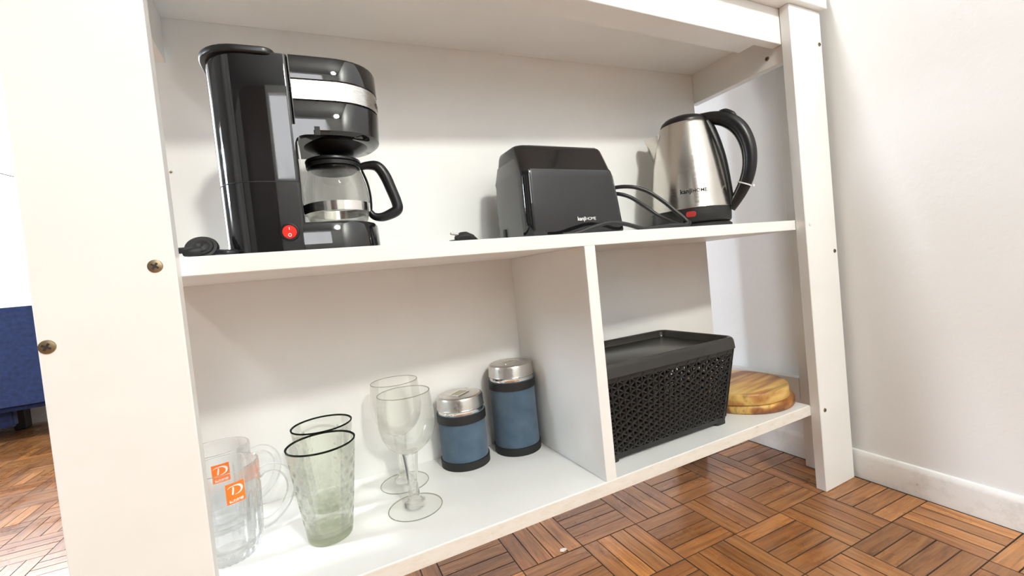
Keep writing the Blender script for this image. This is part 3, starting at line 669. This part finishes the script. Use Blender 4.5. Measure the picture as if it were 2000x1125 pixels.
# ------------------------------------------------------------------ basket with lid
BX0, BX1, BY0, BY1, BZ1 = .521, .805, .043, .206, .317
bk = thing('storage_basket', ((BX0+BX1)/2, (BY0+BY1)/2, ZL), 'black plastic woven-look storage basket with a lid, right of the divider', 'basket')
bx, by = (BX1-BX0)/2, (BY1-BY0)/2; bh = BZ1-ZL
tx0, tx1, ty0, ty1 = .5085-(BX0+BX1)/2, .832-(BX0+BX1)/2, .033-(BY0+BY1)/2, .2165-(BY0+BY1)/2
def bcorner(ix, iy, t):
    x = (-bx if ix == 0 else bx)*(1-t) + (tx0 if ix == 0 else tx1)*t; y = (-by if iy == 0 else by)*(1-t) + (ty0 if iy == 0 else ty1)*t
    return Vector((x, y, .010 + (bh-.010)*t))
faces_ = [((0, 0), (1, 0)), ((1, 0), (1, 1)), ((1, 1), (0, 1)), ((0, 1), (0, 0))]
lat = bmesh.new()
P_, H_ = .0116, .0128
def clip_seg(a, b, W, H):
    (x0, y0), (x1, y1) = a, b; t0, t1 = 0.0, 1.0; dx, dy = x1-x0, y1-y0
    for p, qv in ((-dx, x0), (dx, W-x0), (-dy, y0), (dy, H-y0)):
        if abs(p) < 1e-12:
            if qv < 0: return None
        else:
            r = qv/p
            if p < 0: t0 = max(t0, r)
            else: t1 = min(t1, r)
    if t0 >= t1: return None
    return (x0+t0*dx, y0+t0*dy), (x0+t1*dx, y0+t1*dy)
for (a, b) in faces_:
    w_ = (bcorner(*b, 0)-bcorner(*a, 0)).length; h_ = bh-.018
    nrm = (bcorner(*b, 0)-bcorner(*a, 0)).cross(bcorner(*a, 1)-bcorner(*a, 0)).normalized()
    def mp(s, t, d):
        tt = (t+.004)/(bh-.010); uu = s/w_
        return bcorner(*a, tt).lerp(bcorner(*b, tt), uu) + nrm*d
    def bar(p, q, wd, d0, d1):
        c = clip_seg(p, q, w_, h_)
        if not c: return
        p, q = Vector(c[0]), Vector(c[1])
        if (q-p).length < .002: return
        n2 = Vector((-(q-p).y, (q-p).x)).normalized()*wd/2
        A = [mp(*(p-n2), d0), mp(*(q-n2), d0), mp(*(q+n2), d0), mp(*(p+n2), d0), mp(*(p-n2*.6), d1), mp(*(q-n2*.6), d1), mp(*(q+n2*.6), d1), mp(*(p+n2*.6), d1)]
        hexa(lat, A)
    nx = int(w_/P_)+1
    for i in range(nx+1): bar((i*P_, 0), (i*P_, h_), .0038, -.0016, .0006)
    sl = (H_/2)/P_
    k = -int(w_*sl/H_)-2
    while k*H_ < h_+w_*sl+H_:
        bar((0, k*H_), (w_, k*H_+w_*sl), .0038, -.0014, .0013)
        bar((0, k*H_), (w_, k*H_-w_*sl), .0038, -.0015, .0008)
        k += 1
    for i in range(nx+1):                    # raised strand crossings
        for j in range(int(h_/H_)+2):
            x, y = i*P_, j*H_+(i % 2)*H_/2
            if 0.003 < x < w_-.003 and .003 < y < h_-.003: bar((x-P_*.30, y-P_*.30*sl*1.6), (x+P_*.30, y+P_*.30*sl*1.6), .0030, .0005, .0024)
lt = from_bm('lattice', lat, M['matte'], bk, None); lt['kind'] = 'stuff'
# corner posts, bottom tray and feet, top rim
for ix in (0, 1):
    for iy in (0, 1):
        bm = bmesh.new(); rings = []
        for t in (0, .5, 1):
            c = bcorner(ix, iy, t); sx_, sy_ = (1 if ix == 0 else -1), (1 if iy == 0 else -1)
            rings.append([(c.x+sx_*px, c.y+sy_*py, c.z) for px, py in ((-.0014, .009), (-.0014, .003), (-.0004, .0006), (.0006, -.0004), (.003, -.0014), (.009, -.0014), (.009, .0006), (.004, .001), (.001, .004), (.0006, .009))])
        loft(bm, rings); from_bm('corner_post', bm, M['matte'], bk, 30)
        c = bcorner(ix, iy, 0); bm = bmesh.new(); x0, y0 = (c.x-.0012 if ix == 0 else c.x-.026), (c.y-.0012 if iy == 0 else c.y-.026)
        prism(bm, rrect(x0, x0+.0272, y0, y0+.0272, .006, 4), 0, .012, .0015); from_bm('foot', bm, M['matte'], bk, 35)
bm = bmesh.new(); prism(bm, rrect(-bx-.0008, bx+.0008, -by-.0008, by+.0008, .007, 4), .0055, .0135); from_bm('bottom_tray', bm, M['matte'], bk, 35)
bm = bmesh.new(); o_ = rrect(tx0-.001, tx1+.001, ty0-.001, ty1+.001, .012, 5); i_ = rrect(tx0+.003, tx1-.003, ty0+.003, ty1-.003, .009, 5)
loft(bm, [[(x, y, bh-.012) for x, y in o_], [(x, y, bh) for x, y in o_], [(x, y, bh) for x, y in i_], [(x, y, bh-.012) for x, y in i_]], closed=True); from_bm('top_rim', bm, M['matte'], bk, 35)
# lid: tray with a raised, rounded rim
bm = bmesh.new(); lx0, lx1, ly0, ly1 = .5058-(BX0+BX1)/2, .8405-(BX0+BX1)/2, .0245-(BY0+BY1)/2, .2210-(BY0+BY1)/2
def lr(ins, z, r=.022): return [(x, y, z) for x, y in rrect(lx0+ins, lx1-ins, ly0+ins, ly1-ins, max(r-ins*.8, .006), 8)]
zb = bh-.002
loft(bm, [lr(.004, zb+.001), lr(0.0, zb), lr(.0015, zb+.0140), lr(.0030, zb+.0185), lr(.0060, zb+.0210), lr(.0095, zb+.0205), lr(.0125, zb+.0175), lr(.0135, zb+.0135), lr(.0150, zb+.0120), lr(.0162, zb+.0080), lr(.0220, zb+.0070), lr(.0240, zb+.0080)])
from_bm('lid', bm, plain('dark_lid_plastic', (.022, .021, .018), .26), bk, 40)

# ------------------------------------------------------------------ round wooden boards
def cutting_board(c, z, r, th, mat, rz, label):
    bm = bmesh.new(); lathe(bm, [(0, 0), (r-.004, 0), (r-.0015, .001), (r, .0035), (r, th-.0035), (r-.0015, th-.001), (r-.004, th), (0, th)], 72)
    o = from_bm('cutting_board', bm, mat, None, 40); o.location = (c[0], c[1], z); o.rotation_euler = (0, 0, rz)
    return tag(o, label, 'cutting board', 'round wooden boards on the lower shelf')
cutting_board((.9450, .1150), ZL, .1030, .0175, M['board2'], .5, 'round wooden board lying on the lower shelf under another')
cutting_board((.9370, .1180), ZL+.0177, .1010, .0240, M['board1'], .12, 'round wooden board lying on top of another, with reddish grain stripes')

# ------------------------------------------------------------------ canisters
def canister(c, h, r, label, rz):
    t = thing('canister', (c[0], c[1], ZL), label, 'canister', 'blue canisters with steel lids', rz)
    lathe_obj('body', [(0, .0005), (r-.001, .0005), (r-.001, h-.030), (0, h-.030)], M['bluewrap'], t, 56)
    lathe_obj('black_band', [(r-.002, .0), (r+.0008, .0), (r+.0010, .0135), (r-.002, .0140)], M['rubber'], t, 56, closed=True)
    lathe_obj('black_band', [(r-.002, h-.046), (r+.0008, h-.0455), (r+.0008, h-.0320), (r-.002, h-.0310)], M['rubber'], t, 56, closed=True)
    lathe_obj('neck', [(r-.004, h-.032), (r-.0015, h-.0315), (r-.0025, h-.0265), (r-.0012, h-.0240), (r-.004, h-.0230)], M['chrome'], t, 56, closed=True)
    ld = lathe_obj('lid', [(0, h-.0240), (r-.0012, h-.0240), (r-.0005, h-.0230), (r-.0012, h-.0210), (r-.0016, h-.0060), (r-.0030, h-.0025), (r-.0060, h-.0008), (r-.0090, h-.0016), (0, h-.0016)], M['tin'], t, 56, smooth=30)
    bm = bmesh.new(); o1 = rrect(-.0165, .0165, -.0110, .0110, .001, 2); o2 = rrect(-.0145, .0145, -.0090, .0090, .001, 2)
    z = h-.0016
    loft(bm, [[(x, y, z-.0002) for x, y in o1], [(x, y, z+.0013) for x, y in o1], [(x, y, z+.0013) for x, y in o2], [(x, y, z-.0002) for x, y in o2]], closed=True); from_bm('label_frame', bm, M['chrome'], ld)
    bm = bmesh.new(); prism(bm, o2, z-.0003, z+.0003); from_bm('label_plate', bm, plain('aged_label', (.40, .36, .27), .5, 0.0), ld)
    return t
canister((.3385, .2130), .1245, .0425, 'shorter blue canister with steel lid and black bands near the wine glasses', math.radians(35))
canister((.4405, .2065), .1630, .0425, 'taller blue canister with steel lid and black bands beside the divider', math.radians(8))

# ------------------------------------------------------------------ glassware
def wine_glass(c, label):
    t = thing('wine_glass', (c[0], c[1], ZL), label, 'wine glass', 'stemmed wine glasses on the lower shelf')
    z0 = .0815
    bo = [(.0125, z0+.0020), (.0205, z0+.0060), (.0300, z0+.0150), (.0368, z0+.0280), (.0402, z0+.0440), (.0405, z0+.0560), (.0395, z0+.0700), (.0378, z0+.0860), (.0375, z0+.0880)]
    bi = [(r-.0010, z) for r, z in bo[1:]][::-1] + [(.0110, z0+.0052), (.004, z0+.0040), (0, z0+.0038)]
    lathe_obj('bowl', [(0, z0+.0012), (.0060, z0+.0012)] + bo + bi, M['glass'], t, 64, smooth=50)
    lathe_obj('rim', [(.0364, z0+.0881), (.0374, z0+.0881), (.0377, z0+.0887), (.0370, z0+.0893), (.0363, z0+.0887)], M['edgeglass'], t, 64, closed=True)
    lathe_obj('stem', [(0, .0042), (.0150, .0042), (.0156, .0080), (.0148, .0108), (.0106, .0126), (.0080, .0170), (.0076, .030), (.0084, .050), (.0096, .066), (.0104, .0750), (.0116, z0+.0005), (.0060, z0+.0011), (0, z0+.0011)], M['stemglass'], t, 40, smooth=50)
    lathe_obj('foot', [(0, .0014), (.030, .0010), (.0375, .0004), (.0380, .0012), (.0300, .0022), (.0190, .0034), (.0165, .0041), (0, .0041)], M['footglass'], t, 64, smooth=50)
    lathe_obj('foot_edge', [(.0377, .0001), (.0386, .0001), (.0391, .0008), (.0386, .0015), (.0381, .0013)], M['edgeglass'], t, 64, closed=True)
    return t
wine_glass((.2219, .1110), 'stemmed wine glass standing in front of another, between tumblers and canisters')
wine_glass((.2260, .2010), 'stemmed wine glass standing behind another, closest to the back panel')
def tumbler(c, label, rz):
    t = thing('tumbler', (c[0], c[1], ZL), label, 'tumbler', 'dimpled smoky tumblers', rz)
    H, r0, r1 = .1285, .0278, .0437
    def rad(z): return r0 + (r1-r0)*(z/H)**0.92
    prof = [(0, .0126), (r0*.9, .0126)]
    zs = [.0127, .016]; n_out = 58
    for z in zs: prof.append((rad(z), z))
    for k in range(n_out): z = .018 + (H-.014-.018)*k/(n_out-1); prof.append((rad(z), z))
    prof += [(rad(H-.010), H-.010), (rad(H-.003), H-.003)]
    nO = len(prof)
    inner = [(rad(H-.003)-.0022, H-.003)] + [(rad(z)-.0026, z) for z in [H-.012, .095, .075, .055, .035, .022, .017]] + [(r0*.78, .0150), (r0*.4, .0138), (0, .0136)]
    def disp(k, a, r, z):
        if not (.018 < z < H-.016) or k >= nO: return 0
        pz = .0098; row = int((z-.018)/pz); zc = .018+(row+.5)*pz; npr = 13; d = 2*PI/npr
        aa = (a + (row % 2)*d/2) % d - d/2; dx = aa*r; dz = z-zc; rr = .0043; q = (dx*dx+dz*dz)/(rr*rr)
        return -.0017*(1-q)**.8 if q < 1 else 0
    lathe_obj('glass', prof+inner, M['smoke'], t, 156, smooth=35, disp=disp)
    lathe_obj('thick_base', [(0, .0008), (r0*.80, .0003), (r0*.93, 0.0), (r0*.99, .0014), (rad(.004), .004), (rad(.010), .010), (rad(.012), .0123), (0, .0123)], M['baseglass'], t, 72, smooth=35)
    lathe_obj('rim', [(rad(H-.003)-.0019, H-.0028), (rad(H-.003)-.0001, H-.0028), (rad(H)+.0001, H-.0012), (rad(H)-.0009, H-.0004), (rad(H)-.0020, H-.0012)], M['rimglass'], t, 72, closed=True)
    return t
tumbler((.1066, .1106), 'dimpled smoky glass tumbler in front of another, beside the beer mugs', 0.1)
tumbler((.1120, .2000), 'dimpled smoky glass tumbler standing behind another', 0.9)
def beer_mug(c, rz, strot, label):
    t = thing('beer_mug', (c[0], c[1], ZL), label, 'glass mug', 'clear beer mugs with orange stickers', rz)
    H = .131; ZS = .118/.131
    outp = [(0, .001), (.026, .0005), (.0330, .0015), (.0350, .005), (.0358, .010), (.0352, .0125), (.0375, .018), (.0392, .026), (.0402, .040), (.0410, .060), (.0416, .080), (.0420, .092), (.0412, .096), (.0418, .099), (.0424, .112), (.0427, .126), (.0420, .1300), (.0408, H)]
    outp = [(r, z*ZS) for r, z in outp]; nO = len(outp)
    inn = [(.0392, .1295), (.0385, .112), (.0380, .090), (.0372, .060), (.0362, .036), (.0335, .024), (.027, .0185), (0, .0175)]; inn = [(r, z*ZS) for r, z in inn]
    def disp(k, a, r, z):
        if k >= nO: return 0
        z = z/ZS
        if .016 < z < .093: return -.0016*abs(math.sin(a*9))**0.8*min(1, (z-.016)/.01)*min(1, (.095-z)/.006)
        if z < .013 and r > .03: return -.0016*abs(math.sin(a*14))
        return 0
    # denser profile so the flutes read
    dense = []
    for (a_, b_) in zip(outp[:-1], outp[1:]):
        dense.append(a_)
        if b_[1]-a_[1] > .008: dense.append(((a_[0]+b_[0])/2, (a_[1]+b_[1])/2))
    dense.append(outp[-1]); nO = len(dense)
    lathe_obj('glass', dense+inn, M['mugglass'], t, 144, smooth=35, disp=disp)
    tube_obj('handle', [(x, 0, z*ZS) for x, z in ((.0400, .104), (.0480, .1085), (.0600, .1080), (.0710, .098), (.0765, .082), (.0750, .064), (.0670, .047), (.0560, .035), (.0460, .0295), (.0395, .0290))], [.0065, .0058, .0055, .0056, .0056, .0056, .0056, .0056, .0060, .0070], M['mugglass'], t, 14, 6, side=(0, 1, 0), flat=1.25)
    # sticker wrapped on the glass
    def sr(z): return .0424 if z > .097 else .0426
    def wrap(x, y, lift=0.0):
        a = strot + x/.0426; z = .0925+y; r = .0431+lift; return (r*math.cos(a), r*math.sin(a), z)
    nx, ny = 8, 3; sw_, sh_ = .0205, .0250
    bm = bmesh.new(); G = [[[bm.verts.new(wrap(-sw_/2+sw_*i/nx, -sh_/2+sh_*j/ny, d)) for i in range(nx+1)] for j in range(ny+1)] for d in (0, .0003)]
    for j in range(ny):
        for i in range(nx):
            bm.faces.new((G[1][j][i], G[1][j][i+1], G[1][j+1][i+1], G[1][j+1][i])); bm.faces.new((G[0][j][i], G[0][j+1][i], G[0][j+1][i+1], G[0][j][i+1]))
    st = from_bm('sticker', bm, M['orange'], t, 30); st['label'] = 'orange paper sticker with white emblem'
    # emblem: slanted T-like stem with a sweeping D bow
    def ribbon(pts, wds):
        path = [Vector(p) for p in pts]; Lf, Rt = [], []
        for i, p in enumerate(path):
            d = (path[min(i+1, len(path)-1)]-path[max(i-1, 0)]).normalized(); nrm2 = Vector((-d.y, d.x)); Lf.append(p+nrm2*wds[i]/2); Rt.append(p-nrm2*wds[i]/2)
        n0 = len(path); V_ = [(q.x, q.y) for q in Lf]+[(q.x, q.y) for q in Rt]; F_ = [(i, i+1, n0+i+1, n0+i) for i in range(n0-1)]; return V_, F_, 0.0
    bow = []; bw = []
    for k in range(19):
        u = k/18; a = math.radians(118-218*u); bow.append((.0002+.0068*math.cos(a)*(1 if u > .1 else 1.1), .0035+.0052*math.sin(a)-.0006*u)); bw.append(.0006+.0020*math.sin(PI*min(1, u*1.08))**1.2)
    bow = [(-.0085, .0062), (-.0055, .0082)] + bow[1:]; bw = [.0004, .0008] + bw[1:]
    stem = ribbon([(-.0022, .0070), (-.0026, .0030), (-.0036, -.0020)], [.0016, .0020, .0017])
    place_print('emblem', [ribbon(bow, bw), stem], lambda x, y: wrap(x, y+.0005, .0006), M['inkwhite'], st)
    Vt, Ft = text_mesh('\u5fb7\u529b\u73bb\u7483', .0042, .00012)
    wt = max(v[0] for v in Vt)-min(v[0] for v in Vt); k_ = .0155/wt
    place_print('sticker_print', [([(x*k_, y*k_) for x, y in Vt], Ft, -.0078)], lambda x, y: wrap(x, y-.0107, .0006), M['inkwhite'], st)
    return t
def ang_to_cam(c, extra): return math.atan2(CAM.y-c[1], CAM.x-c[0]) + extra
mc1, mc2 = (-.0120, .1450), (-.0300, .2335)
rz1, rz2 = math.radians(4), math.radians(14)
beer_mug(mc1, rz1, ang_to_cam(mc1, .28)-rz1, 'clear glass beer mug in front of another, orange sticker with characters')
beer_mug(mc2, rz2, ang_to_cam(mc2, .06)-rz2, 'clear glass beer mug behind another, closest to the back panel')

# ------------------------------------------------------------------ sofa in the room behind
so = thing('sofa', (-1.55, 2.0, 0), 'navy blue fabric sofa against the far white wall', 'sofa')
def soft(name, x0, x1, y0, y1, z0, z1, r):
    bm = bmesh.new(); box(bm, x0, x1, y0, y1, z0, z1); bmesh.ops.bevel(bm, geom=bm.edges[:], offset=r, segments=4, affect='EDGES'); return from_bm(name, bm, M['navy'], so, 50)
soft('seat', -.95, .78, -.03, .42, .140, .566, .022)
for x in (.405, -.9):
    for y in (.33,):
        bm = bmesh.new(); box(bm, x, x+.045, y, y+.05, 0, .145); bevel(bm, .004); from_bm('leg', bm, M['satin'], so)
soft('skirt', -.95, .530, .05, .09, .065, .16, .008)
# thin lead hanging on the wall by the window
bm = bmesh.new(); tube(bm, [(-.98, 2.452, 1.195), (-1.02, 2.450, 1.20), (-1.10, 2.452, 1.22), (-1.2, 2.45, 1.26)], .003, 6); cb = from_bm('wall_cable', bm, M['cord'], None, 40)
tag(cb, 'thin dark cable hanging across the far white window wall', 'cable')
# white paper crumb on the parquet
bm = bmesh.new(); bmesh.ops.create_icosphere(bm, subdivisions=2, radius=.0045)
for v in bm.verts: v.co.x *= 1.5; v.co.z *= .5; v.co += Vector((random.uniform(-.0007, .0007), random.uniform(-.0007, .0007), random.uniform(-.0005, .0005)))
mz = min(v.co.z for v in bm.verts)
cr = from_bm('paper_crumb', bm, M['inkwhite'], None); cr.location = (.4720, .1300, -mz); tag(cr, 'tiny white crumb of paper on the parquet under the shelf', 'crumb')
